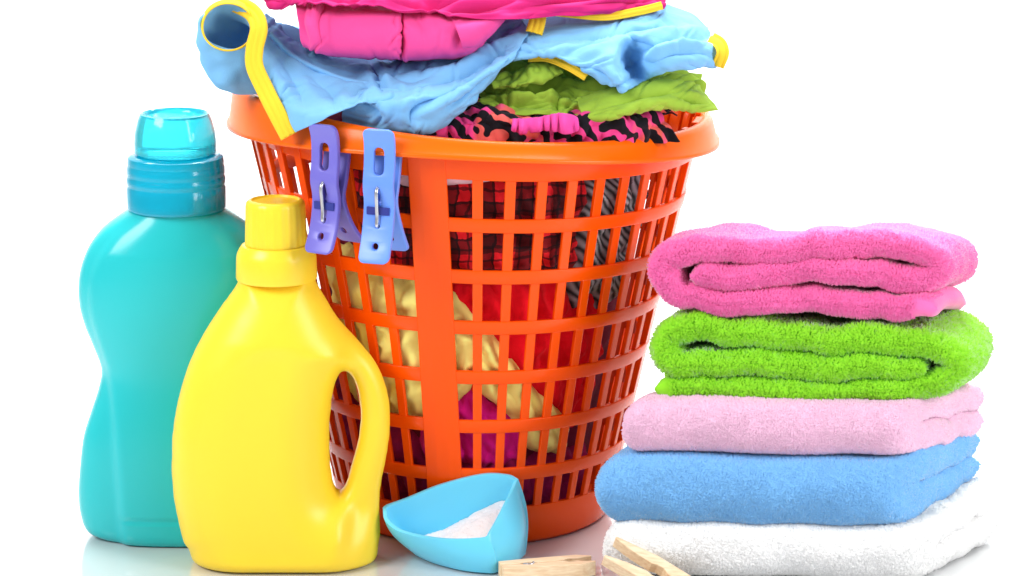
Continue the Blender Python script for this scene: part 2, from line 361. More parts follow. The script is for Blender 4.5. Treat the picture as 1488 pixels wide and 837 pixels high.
# zebra print garment just inside the front of the rim
zeb = thing('zebra_print_garment', P(800, 200, -250), 'black and coral pink zebra print garment along the front of the rim', 'clothing')
loft('cloth', [[(620, 150, -150), (700, 140, -150), (800, 150, -150), (900, 150, -150), (985, 160, -130)],
               [(615, 170, -225), (690, 150, -235), (770, 158, -240), (860, 158, -230), (940, 148, -215), (985, 175, -180)][:5],
               [(610, 195, -270), (690, 172, -290), (790, 180, -290), (890, 172, -280), (975, 178, -235)],
               [(610, 225, -262), (690, 215, -285), (800, 222, -290), (890, 220, -275), (985, 205, -228)]], M['zebra'], zeb, wr=10, sc=34, seed=3, fine=3, ridge=7, rv=(.9, 1, .5), N=(90, 160))
V = []
nu, nv = 110, 14
for i in range(nu):
    u = i / (nu - 1); tp = 5 * abs(2 * u - 1) ** 3; a = P(746 + 94 * u, 168 + 4 * math.sin(u * 6) + tp, -296); b_ = P(744 + 96 * u, 192 + 3 * math.sin(u * 9) - tp * .6, -304)
    for j in range(nv):
        v = j / (nv - 1); p = a + (b_ - a) * v; p = p + np.array([0, -5 * math.sin(u * 40 + 2 * math.sin(u * 11)) * (.6 + .4 * math.sin(v * 3.1)) - 6 * math.sin(v * math.pi), 0]); V.append(p)
o = obj('gathered_waistband', V, grid_faces(nu, nv), M['ruffle'], zeb, label='bright pink gathered waistband'); mod_solid(o, 3)

# lime green shirt
gr = thing('green_shirt', P(880, 150, -240), 'olive lime green shirt crumpled under the right half of the blue T-shirt', 'clothing')
loft('back_panel', [[(690, 100, -120), (760, 70, -120), (850, 80, -120), (950, 95, -120), (1020, 110, -90)],
                    [(690, 125, -190), (750, 92, -190), (840, 110, -190), (930, 112, -200), (1020, 118, -150)],
                    [(690, 148, -232), (760, 138, -240), (840, 140, -240), (930, 132, -235), (1025, 140, -190)],
                    [(690, 165, -242), (770, 166, -262), (850, 170, -262), (940, 158, -245), (1030, 155, -195)]], M['green_cloth'], gr, wr=9, sc=36, seed=5, fine=2, ridge=8, N=(130, 180), auto=(30, 0, 50, 2.6, 3.2),
     creases=[([(705, 132), (760, 128), (810, 134), (850, 146)], 10, 8), ([(812, 165), (812, 145), (840, 132)], 8, 6), ([(720, 152), (780, 148), (840, 156)], 7, 7), ([(900, 118), (960, 108), (1010, 116)], 6, 6)])
loft('front_flap', [[(838, 140, -235), (890, 128, -240), (950, 118, -240), (1000, 118, -215), (1020, 132, -190)],
                    [(842, 158, -270), (890, 148, -275), (945, 134, -270), (995, 130, -245), (1032, 145, -215)],
                    [(850, 170, -285), (892, 164, -290), (945, 150, -282), (1000, 150, -262), (1042, 157, -235)],
                    [(858, 175, -278), (895, 173, -284), (950, 158, -276), (1010, 160, -258), (1043, 160, -236)],
                    [(862, 172, -262), (895, 170, -268), (950, 160, -262), (1010, 158, -248), (1040, 156, -232)]], M['green_cloth'], gr, wr=3, sc=40, seed=6, ridge=1.5, N=(90, 130), auto=(14, 20, 50, 1.8, 3),
     creases=[([(848, 165), (900, 150), (960, 136), (1000, 132)], 6, 6), ([(980, 140), (1005, 148), (1030, 152)], 6, 5)])
loft('collar', [[(705, 112, -205), (740, 104, -212), (775, 90, -215), (805, 82, -205)],
                [(712, 118, -228), (745, 114, -236), (780, 100, -240), (812, 92, -228)],
                [(716, 126, -238), (750, 124, -248), (788, 116, -252), (818, 104, -240)],
                [(722, 128, -228), (752, 127, -236), (790, 120, -240), (818, 108, -230)]], M['green_cloth'], gr, wr=4, sc=22, seed=21, ridge=3, rv=(1, 1, .4), N=(40, 60))
# light blue T-shirt with yellow trim
ts = thing('blue_t_shirt', P(600, 150, -250), 'light blue T-shirt with yellow trim draped over the basket rim', 'clothing')
loft('front_panel', [[(392, 40, 20), (440, 40, 20), (520, 60, 20), (600, 60, 20), (680, 40, 20), (755, 10, 20)],
                     [(386, 20, -120), (440, 60, -130), (520, 92, -150), (600, 80, -150), (680, 60, -150), (755, 20, -150)],
                     [(378, 40, -185), (436, 82, -180), (515, 112, -195), (600, 94, -195), (690, 66, -190), (762, 34, -185)],
                     [(368, 78, -222), (430, 110, -222), (510, 122, -232), (590, 112, -230), (690, 82, -222), (768, 44, -210)],
                     [(384, 125, -244), (440, 142, -262), (512, 134, -268), (585, 128, -268), (685, 104, -250), (762, 60, -230)],
                     [(404, 165, -262), (454, 162, -294), (512, 144, -296), (575, 142, -292), (670, 126, -275), (752, 76, -245)],
                     [(421, 196, -272), (470, 174, -312), (516, 152, -312), (560, 150, -298), (650, 145, -285), (742, 90, -250)]], M['blue_cloth'], ts, wr=3.5, sc=45, seed=8, ridge=1.5, rv=(.8, 1, 1.3), N=(150, 220), auto=(34, 30, 60, 1.8, 3.2),
     creases=[([(395, 52), (440, 90), (500, 113), (528, 120)], 4, 4), ([(538, 92), (550, 115), (556, 138)], 7, 6), ([(505, 142), (540, 126), (575, 132)], 7, 6), ([(556, 112), (600, 118), (640, 108)], 5, 6),
              ([(590, 106), (660, 88), (740, 48)], 6, 7), ([(600, 134), (680, 106), (748, 68)], 7, 8), ([(660, 72), (715, 58), (752, 36)], 5, 6), ([(400, 80), (430, 120), (440, 150)], 3, 9), ([(450, 110), (480, 135), (486, 160)], 3, 9)])
loft('folded_tail', [[(505, 132, -255), (560, 128, -272), (620, 130, -272), (680, 112, -262), (735, 80, -240)],
                     [(500, 146, -268), (560, 148, -302), (610, 140, -306), (670, 124, -290), (738, 84, -255)],
                     [(498, 160, -270), (570, 162, -312), (604, 150, -316), (662, 140, -300), (732, 92, -262)],
                     [(496, 178, -268), (585, 186, -310), (622, 184, -312), (660, 164, -298), (722, 106, -262)],
                     [(496, 190, -264), (592, 196, -296), (632, 192, -300), (664, 168, -288), (715, 114, -255)],
                     [(496, 190, -250), (594, 194, -272), (632, 188, -276), (664, 164, -268), (712, 112, -240)]], M['blue_cloth'], ts, wr=3, sc=34, seed=9, ridge=1.5, rv=(.5, 1, 1), N=(110, 150), auto=(16, 40, 45, 1.8, 3.0),
     creases=[([(596, 186), (600, 158), (640, 138), (715, 96)], 8, 7), ([(535, 150), (550, 165), (552, 182)], 5, 6), ([(640, 160), (680, 136), (725, 100)], 5, 6)])
# right half: flat folds and the curled sleeve
loft('back_panel', [[(742, 14, -10), (790, 8, -10), (860, 4, -10), (900, 2, -10), (920, 2, -10), (945, 4, -10), (1000, 18, -20), (1026, 42, -40)],
                    [(740, 35, -140), (790, 32, -150), (860, 26, -150), (900, 20, -150), (920, 17, -150), (945, 14, -140), (1000, 24, -120), (1028, 45, -110)],
                    [(738, 52, -200), (795, 46, -205), (860, 42, -210), (900, 40, -215), (920, 36, -212), (945, 32, -205), (995, 38, -180), (1032, 54, -160)],
                    [(735, 70, -232), (800, 62, -240), (860, 64, -248), (897, 62, -262), (916, 58, -236), (948, 50, -240), (990, 50, -215), (1036, 62, -190)],
                    [(735, 84, -242), (800, 74, -258), (860, 88, -272), (892, 86, -292), (914, 82, -215), (952, 66, -270), (995, 64, -255), (1040, 70, -215)],
                    [(735, 90, -236), (800, 80, -262), (856, 104, -280), (896, 112, -304), (920, 104, -222), (958, 88, -286), (1000, 82, -272), (1042, 82, -222)],
                    [(735, 88, -225), (800, 80, -255), (862, 112, -272), (904, 131, -292), (934, 118, -245), (964, 104, -270), (1005, 100, -260), (1040, 96, -220)],
                    [(735, 84, -205), (800, 76, -235), (862, 106, -245), (904, 126, -262), (935, 112, -220), (965, 98, -235), (1005, 94, -225), (1036, 92, -200)]], M['blue_cloth'], ts, wr=3, sc=45, seed=10, ridge=1.5, rv=(.3, 1, 1.1), N=(150, 220), auto=(34, 8, 55, 1.8, 3.0),
     creases=[([(790, 60), (870, 54), (940, 40), (1005, 38)], 6, 6), ([(815, 82), (850, 66), (890, 60)], 5, 7), ([(932, 78), (955, 60), (1000, 54), (1034, 62)], 8, 6), ([(950, 92), (985, 78), (1035, 78)], 5, 6), ([(760, 78), (800, 66), (840, 62)], 4, 5), ([(870, 100), (884, 118), (896, 128)], 4, 5)])
def tube(name, rings, mat, parent, N=(50, 64), thick=3, wr=2, sc=30, seed=0):
    K = 16; A = []
    for (cx, cy, Y, rx, ry, ry_y) in rings:   # centre pixel and depth, radii across / up / in depth skew
        c = P(cx, cy, Y); A.append([c + np.array([rx * math.cos(a), ry_y * math.sin(a), ry * math.sin(a)]) for a in np.linspace(0, 2 * math.pi, K, endpoint=False)])
    A = catmull(np.array(A), N[0]); A = np.swapaxes(catmull(np.swapaxes(A, 0, 1), N[1], True), 0, 1)
    V = A.reshape(-1, 3); F = grid_faces(N[0], N[1], False, True); n = vnormals(V, F)
    V = V + n * np.array([wr * pn(p, sc, seed) for p in V])[:, None]
    o = obj(name, V, F, mat, parent); mod_solid(o, thick, 0); return o
tube('left_sleeve'.replace('left_', ''), [(332, 38, -214, 35, 31, 6), (330, 50, -206, 38, 40, 4), (330, 68, -196, 36, 54, 0), (342, 82, -175, 42, 52, 0), (375, 84, -150, 46, 48, 0), (420, 88, -120, 48, 44, 0)], M['blue_cloth'], ts, wr=7, sc=26, seed=12)
# yellow trims
V = []; N_ = 96; K = 9
for i in range(N_):
    a = 2 * math.pi * i / N_; c = P(332, 38, -216)
    e = np.array([math.cos(a), .16 * math.sin(a), math.sin(a)])
    for k in range(K):
        q = k / (K - 1); r = 1 + .02 * math.cos(q * math.pi * 6); V.append(c + np.array([e[0] * (34 + 3 * q) * r, e[1] * 36 - 9 + 16 * q + 2 * math.sin(a * 3), e[2] * (31 + 3 * q) * r]))
o = obj('sleeve_trim', V, grid_faces(N_, K, True, False), M['trim'], ts); mod_solid(o, 1.6)
strip('hem_trim', [(340, 4, -190), (366, 18, -215), (376, 40, -232), (370, 70, -240), (370, 96, -246), (384, 128, -256), (400, 160, -272), (420, 198, -282)], M['trim'], ts, 23, 1.8, 3, 1.8)
strip('shoulder_trim', [(782, 22, -206), (780, 34, -214), (776, 48, -222)], M['trim'], ts, 22, 1.8, 3, 1.6, N=30)
strip('collar', [(778, 14, -205), (830, 20, -208), (880, 24, -206), (930, 16, -200), (962, 8, -190)], M['trim'], ts, 11, 1.8, 2, 1.2)
strip('inner_trim', [(768, 84, -225), (795, 84, -240), (825, 96, -252), (852, 112, -262)], M['trim'], ts, 11, 1.8, 2, 1.2)
strip('cuff', [(1034, 56, -200), (1046, 64, -222), (1050, 78, -232), (1043, 96, -228)], M['trim'], ts, 17, 4, 2, 2, N=40)
strip('seam', [(392, 48, -196), (430, 84, -198), (480, 108, -212), (520, 120, -232), (560, 122, -240)], M['blue_cloth'], ts, 5, 3, 1, 1)

# pink folded cloth and the magenta one over it
pk = thing('pink_cloth', P(570, 60, -200), 'smooth bright pink folded cloth lying on the blue T-shirt', 'clothing')
rowsP = [(-6, -60), (3, -176), (20, -236), (50, -256), (76, -248), (82, -214), (80, -160)]
edgeP = [0, 0, -2, -8, -14, -16, -16]
loft('folded_body', [[(424 + 4 * k, y + e * .9, Y + 18), (452 + 3 * k, y + e * .3, Y), (475 + 2 * k, y, Y + 8), (520, y + 2, Y - 3), (568, y + 4, Y - 8), (579, y + 5, Y - 9), (585, y + 5, Y + 9), (592, y + 5, Y - 4), (630, y + 3, Y - 4), (668, y, Y + 2), (700 - 2 * k, y + e * .5, Y + 8), (724 - 5 * k, y + e, Y + 25)]
                     for k, ((y, Y), e) in enumerate(zip(rowsP, edgeP))], M['pink_cloth'], pk, wr=3, sc=60, seed=15, ridge=1, rv=(1, 1, .4), N=(110, 240), auto=(18, 85, 40, 1.6, 3.4),
     creases=[([(446, 8), (440, 34), (452, 66)], 5, 6), ([(476, 4), (464, 30), (468, 70)], 4, 6), ([(596, 20), (612, 36), (618, 60)], 4, 9), ([(700, 16), (680, 34), (664, 70)], 7, 7), ([(640, 12), (655, 26), (690, 24)], 5, 6)])
loft('rolled_end', [[(655, 26, -238), (690, 22, -230), (720, 18, -215), (735, 12, -195)],
                    [(662, 40, -262), (695, 34, -254), (722, 26, -236), (738, 18, -212)],
                    [(668, 56, -266), (695, 52, -258), (718, 40, -240), (736, 26, -214)],
                    [(672, 68, -252), (692, 66, -246), (712, 52, -230), (730, 34, -206)],
                    [(676, 66, -225), (690, 66, -222), (706, 54, -208), (722, 38, -190)]], M['pink_cloth'], pk, wr=2, sc=30, seed=16, N=(50, 50))
mg = thing('magenta_garment', P(660, 10, -180), 'dark magenta garment with ruffled hem at the very top of the heap', 'clothing')
loft('cloth', [[(385, -70, -40), (480, -90, -40), (600, -95, -40), (720, -95, -40), (850, -80, -40), (960, -40, -40)],
               [(382, -40, -140), (480, -50, -150), (600, -55, -150), (720, -55, -150), (850, -45, -150), (965, -15, -120)],
               [(380, -10, -190), (470, -14, -215), (590, -12, -220), (700, -10, -220), (850, -12, -210), (968, 2, -170)],
               [(386, 6, -200), (450, -2, -236), (560, 4, -248), (690, 14, -246), (830, 14, -228), (966, 12, -178)],
               [(398, 16, -196), (452, 4, -246), (560, 8, -258), (700, 26, -252), (815, 24, -232), (962, 16, -176)]], M['magenta_cloth'], mg, wr=12, sc=70, seed=18, fine=2, ridge=8, rv=(.35, 1, .8), N=(120, 240), auto=(45, 8, 70, 2.2, 5),
     creases=[([(400, -5), (430, 5), (450, -12)], 8, 6), ([(440, 2), (520, -6), (600, -12)], 8, 6), ([(560, 4), (640, 4), (720, -12)], 9, 7), ([(640, 14), (700, 8), (760, -8)], 8, 6), ([(760, 8), (830, -2), (900, -8)], 7, 6), ([(850, 8), (900, 3), (955, 2)], 6, 5)])

# ------------------------------------------------------------------ plastic clothes pegs on the rim
def plate(outline, holes_, t, bev):
    cu = bpy.data.curves.new('c', 'CURVE'); cu.dimensions = '2D'; cu.fill_mode = 'BOTH'; cu.extrude = max(t / 2 - bev, .05); cu.bevel_depth = bev; cu.bevel_resolution = 2
    for pl in [outline] + holes_:
        sp = cu.splines.new('POLY'); sp.points.add(len(pl) - 1); sp.use_cyclic_u = True
        for k, q in enumerate(pl): sp.points[k].co = (q[0], q[1], 0, 1)
    o = bpy.data.objects.new('c', cu); C.objects.link(o); dg = bpy.context.evaluated_depsgraph_get(); dg.update()
    me = bpy.data.meshes.new_from_object(o.evaluated_get(dg)); V = np.array([v.co[:] for v in me.vertices]); F = [tuple(p.vertices) for p in me.polygons]
    bpy.data.objects.remove(o); bpy.data.curves.remove(cu); bpy.data.meshes.remove(me); return V, F
def rrect(x0, x1, y0, y1, r, n=6, step=5):
    pts = []
    for (cx, cy, a0) in ((x1 - r, y1 - r, 0), (x0 + r, y1 - r, 90), (x0 + r, y0 + r, 180), (x1 - r, y0 + r, 270)):
        for k in range(n + 1):
            a = math.radians(a0 + 90 * k / n); pts.append((cx + r * math.cos(a), cy + r * math.sin(a)))
    out = []
    for i, p in enumerate(pts):
        q = pts[(i + 1) % len(pts)]; d = math.hypot(q[0] - p[0], q[1] - p[1]); k = max(1, int(d / step))
        out += [(p[0] + (q[0] - p[0]) * j / k, p[1] + (q[1] - p[1]) * j / k) for j in range(k)]
    return out
def clothes_peg(th, ztop, L, mat, label, lean):
    root = thing('plastic_clothes_peg', cyl(th, 352, ztop - L), label, 'clothes peg', 'plastic pegs on the basket rim')
    a = math.radians(th); rad = np.array([math.sin(a), -math.cos(a), 0]); tan = np.array([math.cos(a), math.sin(a), 0])
    def place(x, y, c):   # x across, y down from the top, c outward from the skirt
        q = np.array(cyl(th, 349, 0)); yy = y; return q + tan * (x + lean * (yy - 60)) + rad * c + np.array([0, 0, ztop - yy])
    W = 20
    front, F1 = plate(rrect(-W, W, 0, L, 7), [rrect(-9, 9, 22, 62, 8.5), rrect(-4.5, 4.5, 76, 132, 4), rrect(-6, 6, L - 26, L - 14, 5.8)], 8, 1.6)
    ys = [0, 18, 45, 75, 100, 135, L]; cf = [16, 10.5, 11, 16, 12.5, 20, 36]
    V = np.array([place(v[0], v[1], sm_interp(v[1], ys, cf) + v[2]) for v in front]); fr = obj('front_arm', V, F1, mat, root)
    back, F2 = plate(rrect(-W, W, 18, L - 2, 7), [rrect(-9, 9, 64, 90, 8.5), rrect(-4.5, 4.5, 104, 132, 4), rrect(-6, 6, L - 26, L - 14, 5.8)], 8, 1.6)
    cb = [-21, -19, -15, -7, 0, -16, -44]
    V = np.array([place(v[0] * .95, v[1], sm_interp(v[1], ys, cb) + v[2]) for v in back]); bk = obj('back_arm', V, F2, mat, root)
    for o in (fr, bk): recalc(o); mod_sm = o.modifiers.new('split', 'EDGE_SPLIT'); mod_sm.split_angle = math.radians(50)
    def wire(pts, r, name, mt, n=40):
        p = resample(catmull(np.array(pts), n), n); t_ = np.gradient(p, axis=0); V = []
        for i in range(n):
            tt = t_[i] / np.linalg.norm(t_[i]); s = np.cross(tt, tan + .01 * rad); s /= np.linalg.norm(s); s2 = np.cross(tt, s)
            V += [p[i] + r * (s * math.cos(k * math.pi / 4) + s2 * math.sin(k * math.pi / 4)) for k in range(8)]
        F = grid_faces(n, 8, False, True); F += [list(range(8))[::-1], [(n - 1) * 8 + k for k in range(8)]]
        o = obj(name, V, F, mt, root); recalc(o)
    wire([place(0, 76, 18), place(0, 82, 24), place(0, 100, 23), place(0, 116, 22), place(0, 127, 23), place(0, 130, 14)], 2.6, 'spring', M['steel'])
    V = []
    for sx in (-16, 16):
        for (yy, cc) in ((103, 12), (103, 18.6), (113, 18.9), (113, 12)): V.append(place(sx, yy, cc + (1.0)))
    o = obj('cross_bar', V, [(0, 1, 2, 3), (7, 6, 5, 4), (0, 4, 5, 1), (1, 5, 6, 2), (2, 6, 7, 3), (3, 7, 4, 0)], M['slot'], root, smooth=False); recalc(o)
    V = []
    for i in range(13):
        for k in range(8):
            q = place(-15 + 30 * i / 12, 100 + 6 * math.sin(k * math.pi / 4), 6.8 + 5 * math.cos(k * math.pi / 4)); V.append(q)
    o = obj('pivot', V, grid_faces(13, 8, False, True) + [list(range(8))[::-1], [96 + k for k in range(8)]], mat, root); recalc(o)
clothes_peg(-32.5, 622, 168, M['peg_purple'], 'violet plastic clothes peg clipped to the rim, nearest the yellow bottle', .03)
clothes_peg(-19.5, 622, 174, M['peg_blue'], 'light blue plastic clothes peg clipped to the rim, nearest the solid strip', 0.0)

# ------------------------------------------------------------------ teal bottle
TY = -135.0
def pz(py, Y): return float(P(744, py, Y)[2])
TC = 262
tx = float(P(TC, 500, TY)[0])
teal = thing('detergent_bottle', (tx, TY, 0), 'teal softener bottle with translucent cyan dosing cap', 'bottle')
py = [300, 318, 335, 360, 390, 420, 450, 480, 510, 545, 575, 610, 650, 700, 740, 770, 790, 800]
hw = [66, 92, 112, 130, 142, 147, 146, 139, 128, 117, 122, 134, 147, 154, 157, 154, 146, 128]
zs = np.array([pz(q, TY) for q in py]); zs = zs - 0; zb_ = zs[-1]; ztop = zs[0]; zs = (zs - zb_) / (ztop - zb_) * ztop
zz = zs[::-1]; hh = np.array(hw[::-1]) * .955
pe_y = [300, 335, 390, 450, 510, 545, 600, 680, 800]; pe = np.array([40, 88, 120, 126, 112, 104, 96, 92, 86]) * .955
pez = np.array([pz(q, TY) for q in pe_y]); pez = (pez - zb_) / (ztop - zb_) * ztop
nz_, nt_ = 150, 160; V = []
for j in range(nz_):
    z = ztop * (j / (nz_ - 1)); hw_ = float(sm_interp(z, zz, hh)); hd = min(66, hw_ * .66) if z > ztop * .86 else 66
    k = min(1, (ztop - z) / (ztop * .22)); hd = 62 * (1 - k) ** 2 * .98 + 68 * (1 - (1 - k) ** 2); hd *= 1 - .10 * math.exp(-((z - zs[9]) / 70) ** 2)
    if z < 20: hd *= .84 + .16 * math.sqrt(1 - (1 - z / 20) ** 2)
    ex = 2 + .55 * min(1, (ztop - z) / 60)
    e_ = float(sm_interp(z, pez[::-1], pe[::-1]))
    for i in range(nt_):
        a = 2 * math.pi * i / nt_; c, s = math.cos(a), math.sin(a)
        x = hw_ * math.copysign(abs(c) ** (2 / ex), c); y = hd * math.copysign(abs(s) ** (2 / ex), s)
        q = (e_ - abs(x)) / 2.6; st = 1 / (1 + math.exp(-max(-30, min(30, q))))
        fade = min(1, max(0, (ztop - 8 - z) / 50)); y *= 1 + .17 * (st - .5) * fade
        g_ = math.exp(-((z - 40) / 2.5) ** 2) * st; y *= 1 - .035 * g_
        V.append((tx + x, TY + y, z))
V += [(tx, TY, 4), (tx, TY, ztop)]
F = grid_faces(nz_, nt_, False, True)
for i in range(nt_): F += [(nz_ * nt_, (i + 1) % nt_, i), (nz_ * nt_ + 1, (nz_ - 1) * nt_ + i, (nz_ - 1) * nt_ + (i + 1) % nt_)]
o = obj('body', V, F, M['teal'], teal); recalc(o)
def lathe(name, cx, cy, prof, mat, parent, n=96, flutes=None):
    V = [];
    for (r, z) in prof:
        for i in range(n):
            a = 2 * math.pi * i / n; rr = r + (flutes(a, r, z) if flutes else 0); V.append((cx + rr * math.cos(a), cy + rr * math.sin(a), z))
    F = grid_faces(len(prof), n, False, True); o = obj(name, V, F, mat, parent)
    o2 = o.modifiers.new('split', 'EDGE_SPLIT'); o2.split_angle = math.radians(40); return o
z0 = ztop - 2; hC = pz(222, TY) - pz(300, TY); hK = pz(163, TY) - pz(222, TY)
pr = [(30, z0)] + [(68, z0), (69, z0 + 2)]
for (f, r) in ((.05, 69), (.40, 69), (.42, 68.2), (.46, 68.2), (.48, 69), (.58, 69), (.60, 68), (.64, 68), (.66, 68.5), (.78, 68), (.80, 67.2), (.84, 67.2), (.86, 67.5), (.96, 66.5), (1.0, 62)): pr.append((r, z0 + hC * f))
pr += [(56, z0 + hC + .5), (1, z0 + hC + .6)]
lathe('collar', tx, TY, pr, M['collar'], teal)
zc = z0 + hC + .5
lathe('cap', tx, TY, [(1, zc + .8), (54, zc + .8), (57, zc + 3), (57, zc + 18), (55.5, zc + 32), (51, zc + hK - 8), (47.5, zc + hK), (45, zc + hK + .8), (43, zc + hK - 1), (41, zc + hK - 5), (20, zc + hK - 8), (1, zc + hK - 8)], M['cap'], teal)

# ------------------------------------------------------------------ yellow bottle (body with moulded handle)
def surface_net(fn, lo, hi, h):
    ax = [np.arange(lo[k], hi[k] + h, h) for k in range(3)]
    X, Y, Z = np.meshgrid(*ax, indexing='ij'); D = fn(X, Y, Z); nx, ny, nz = D.shape; ins = D < 0
    cnt = np.zeros((nx - 1, ny - 1, nz - 1)); acc = np.zeros((nx - 1, ny - 1, nz - 1, 3))
    def sl(a, o, n): return a[o[0]:n[0] - 1 + o[0], o[1]:n[1] - 1 + o[1], o[2]:n[2] - 1 + o[2]]
    n = (nx, ny, nz); cs = [(i, j, k) for i in (0, 1) for j in (0, 1) for k in (0, 1)]
    for c in cs:
        for d in range(3):
            if c[d]: continue
            e = list(c); e[d] = 1; A, B = sl(D, c, n), sl(D, e, n); cr = (A < 0) != (B < 0); t = np.where(cr, A / np.where(A == B, 1, A - B), 0)
            p = np.zeros(acc.shape); p[..., 0], p[..., 1], p[..., 2] = c; p[..., d] = t; acc += p * cr[..., None]; cnt += cr
    act = cnt > 0; idx = -np.ones(cnt.shape, int); idx[act] = np.arange(act.sum()); ijk = np.argwhere(act)
    V = (ijk + acc[act] / cnt[act][:, None]) * h + np.array([a[0] for a in ax]); F = []
    for d in range(3):
        e = [0, 0, 0]; e[d] = 1
        A = ins[:nx - e[0], :ny - e[1], :nz - e[2]]; B = ins[e[0]:, e[1]:, e[2]:]; u, v = [k for k in range(3) if k != d]
        for (i, j, k) in np.argwhere(A != B):
            q = [i, j, k]
            if min(q[u], q[v]) < 1 or q[u] >= D.shape[u] - 1 or q[v] >= D.shape[v] - 1: continue
            f = []
            for (du, dv) in ((-1, -1), (0, -1), (0, 0), (-1, 0)):
                r = list(q); r[u] += du; r[v] += dv; f.append(int(idx[tuple(r)]))
            if A[i, j, k] == (d == 1): f = f[::-1]
            F.append(tuple(f))
    return V, F
def poly_dist(px_, py_, poly):
    poly = np.asarray(poly); d2 = np.full(px_.shape, 1e18); inside = np.zeros(px_.shape, bool)
    for i in range(len(poly)):
        a, b_ = poly[i], poly[(i + 1) % len(poly)]; e = b_ - a; t = np.clip(((px_ - a[0]) * e[0] + (py_ - a[1]) * e[1]) / (e @ e), 0, 1)
        d2 = np.minimum(d2, (px_ - a[0] - t * e[0]) ** 2 + (py_ - a[1] - t * e[1]) ** 2)
        cr = (a[1] > py_) != (b_[1] > py_)
        if abs(e[1]) > 1e-9: inside ^= cr & (px_ < a[0] + (py_ - a[1]) / e[1] * e[0])
    return np.where(inside, np.sqrt(d2), -np.sqrt(d2))
YY = -258.0
def q2(pts): return np.array([[P(x, y, YY)[0], P(x, y, YY)[2]] for x, y in pts])
outl = q2([(356, 396), (350, 406), (339, 425), (322, 448), (300, 482), (279, 522), (263, 570), (253, 620), (250, 670), (252, 715), (259, 755), (268, 790), (277, 806), (294, 814), (340, 817), (400, 818), (460, 818), (510, 817), (536, 813), (549, 802), (552, 780), (551, 740), (554, 705), (561, 670), (566, 635), (567, 600), (561, 565), (546, 530), (520, 498), (492, 468), (472, 436), (458, 412), (448, 396)])
hole = q2([(498, 541), (511, 548), (520, 570), (524, 605), (521, 640), (512, 675), (503, 706), (493, 718), (485, 708), (480, 680), (478, 640), (480, 600), (486, 562)])
zmin = outl[:, 1].min(); outl[:, 1] = outl[:, 1] - zmin; hole[:, 1] -= zmin
top_z = outl[:, 1].max(); ext = outl.copy(); lowm = ext[:, 1] < 8; ext[lowm, 1] -= 110; outl_s = catmull(ext, 200, True); outl_s[:, 1] = np.minimum(outl_s[:, 1], top_z); hole_s = catmull(hole, 60, True)
arch = q2([(330, 790), (300, 740), (292, 680), (300, 610), (325, 545), (370, 508), (420, 500), (455, 512), (470, 545), (468, 620), (470, 700), (490, 750), (480, 790), (400, 798)]); arch[:, 1] -= zmin; arch_s = catmull(arch, 80, True)
h_ = 3.0
gx = np.arange(outl[:, 0].min() - 9, outl[:, 0].max() + 9 + h_, h_); gz = np.arange(-9, top_z + 9 + h_, h_)
GX, GZ = np.meshgrid(gx, gz, indexing='ij')
d2 = np.minimum(poly_dist(GX, GZ, outl_s), -poly_dist(GX, GZ, hole_s))
hx = float(hole[:, 0].mean()); hz = float(hole[:, 1].mean())
dh = -poly_dist(GX, GZ, hole_s)
sx = 1 / (1 + np.exp(-(GX - hx - 4) / 6.0)); vz = np.exp(-np.maximum(0, np.abs(GZ - hz) - 95) ** 2 / (2 * 40.0 ** 2))
Dm = 74 - (74 - 23) * sx * vz
Dm *= 1 - .30 * np.clip((GZ - top_z + 90) / 90, 0, 1)
rx = Dm * 1.05
dd = np.clip(d2, 0, None)
hgt = Dm * np.sqrt(np.clip(1 - (1 - np.clip(dd / rx, 0, 1)) ** 2.2, 0, 1))
pa = poly_dist(GX, GZ, arch_s); hgt = hgt - 1.8 / (1 + np.exp(-pa / 3.0))
bot = np.clip(GZ / 16, 0, 1)
H2 = np.where(d2 > 0, hgt, d2 * 2)
def yfn(X, Y, Z):
    Hx = H2[:, None, :]; val = np.clip((np.abs(Y) - Hx) * .7, -30, 30); b2 = -Z; k = 20.0; hh_ = np.maximum(k - np.abs(val - b2), 0) / k; return np.maximum(val, b2) + hh_ * hh_ * k * .25
V, F = surface_net(yfn, (gx[0], -90, gz[0]), (gx[-1] - h_ * .5, 90, gz[-1] - h_ * .5), h_)
yel = thing('detergent_bottle', (float(P(402, 400, YY)[0]), YY, 0), 'yellow detergent bottle with moulded handle on its right side', 'bottle')
V[:, 1] += YY
bm = bmesh.new(); vs_ = [bm.verts.new(v) for v in V.tolist()]
for f in F:
    try: bm.faces.new([vs_[i] for i in f])
    except ValueError: pass
for _ in range(7): bmesh.ops.smooth_vert(bm, verts=bm.verts, factor=.5, use_axis_x=True, use_axis_y=True, use_axis_z=True)
bm.verts.index_update(); V = np.array([v.co[:] for v in bm.verts]); F = [tuple(v.index for v in f.verts) for f in bm.faces]; bm.free()
V[:, 2] -= V[:, 2].min(); o = obj('body', V, F, M['yellow'], yel); recalc(o); mod_sub(o, 1)
yx = float(P(402, 400, YY)[0])
zc0 = pz(405, YY) - zmin; zc1 = pz(376, YY) - zmin; zc2 = pz(358, YY) - zmin; zc3 = pz(294, YY) - zmin
lathe('collar', yx, YY, [(20, zc0 - 4), (54.5, zc0 - 3), (55.5, zc0), (54.5, zc1), (53, zc1 + 6), (50, zc1 + 12), (47, zc2 - 1), (43, zc2), (20, zc2)], M['yellow_cap'], yel)
lathe('cap', yx, YY, [(20, zc2 + .4), (42, zc2 + .4), (42, zc2 + 6), (40.5, zc3 - 8), (39.5, zc3 - 3), (37, zc3), (33, zc3 + 1), (31, zc3 - 2), (1, zc3 - 3)], M['yellow_cap'], yel, n=192, flutes=lambda a, r, z: (.28 * math.cos(24 * a) if 39 < r < 43 and z < zc3 - 6 else 0))

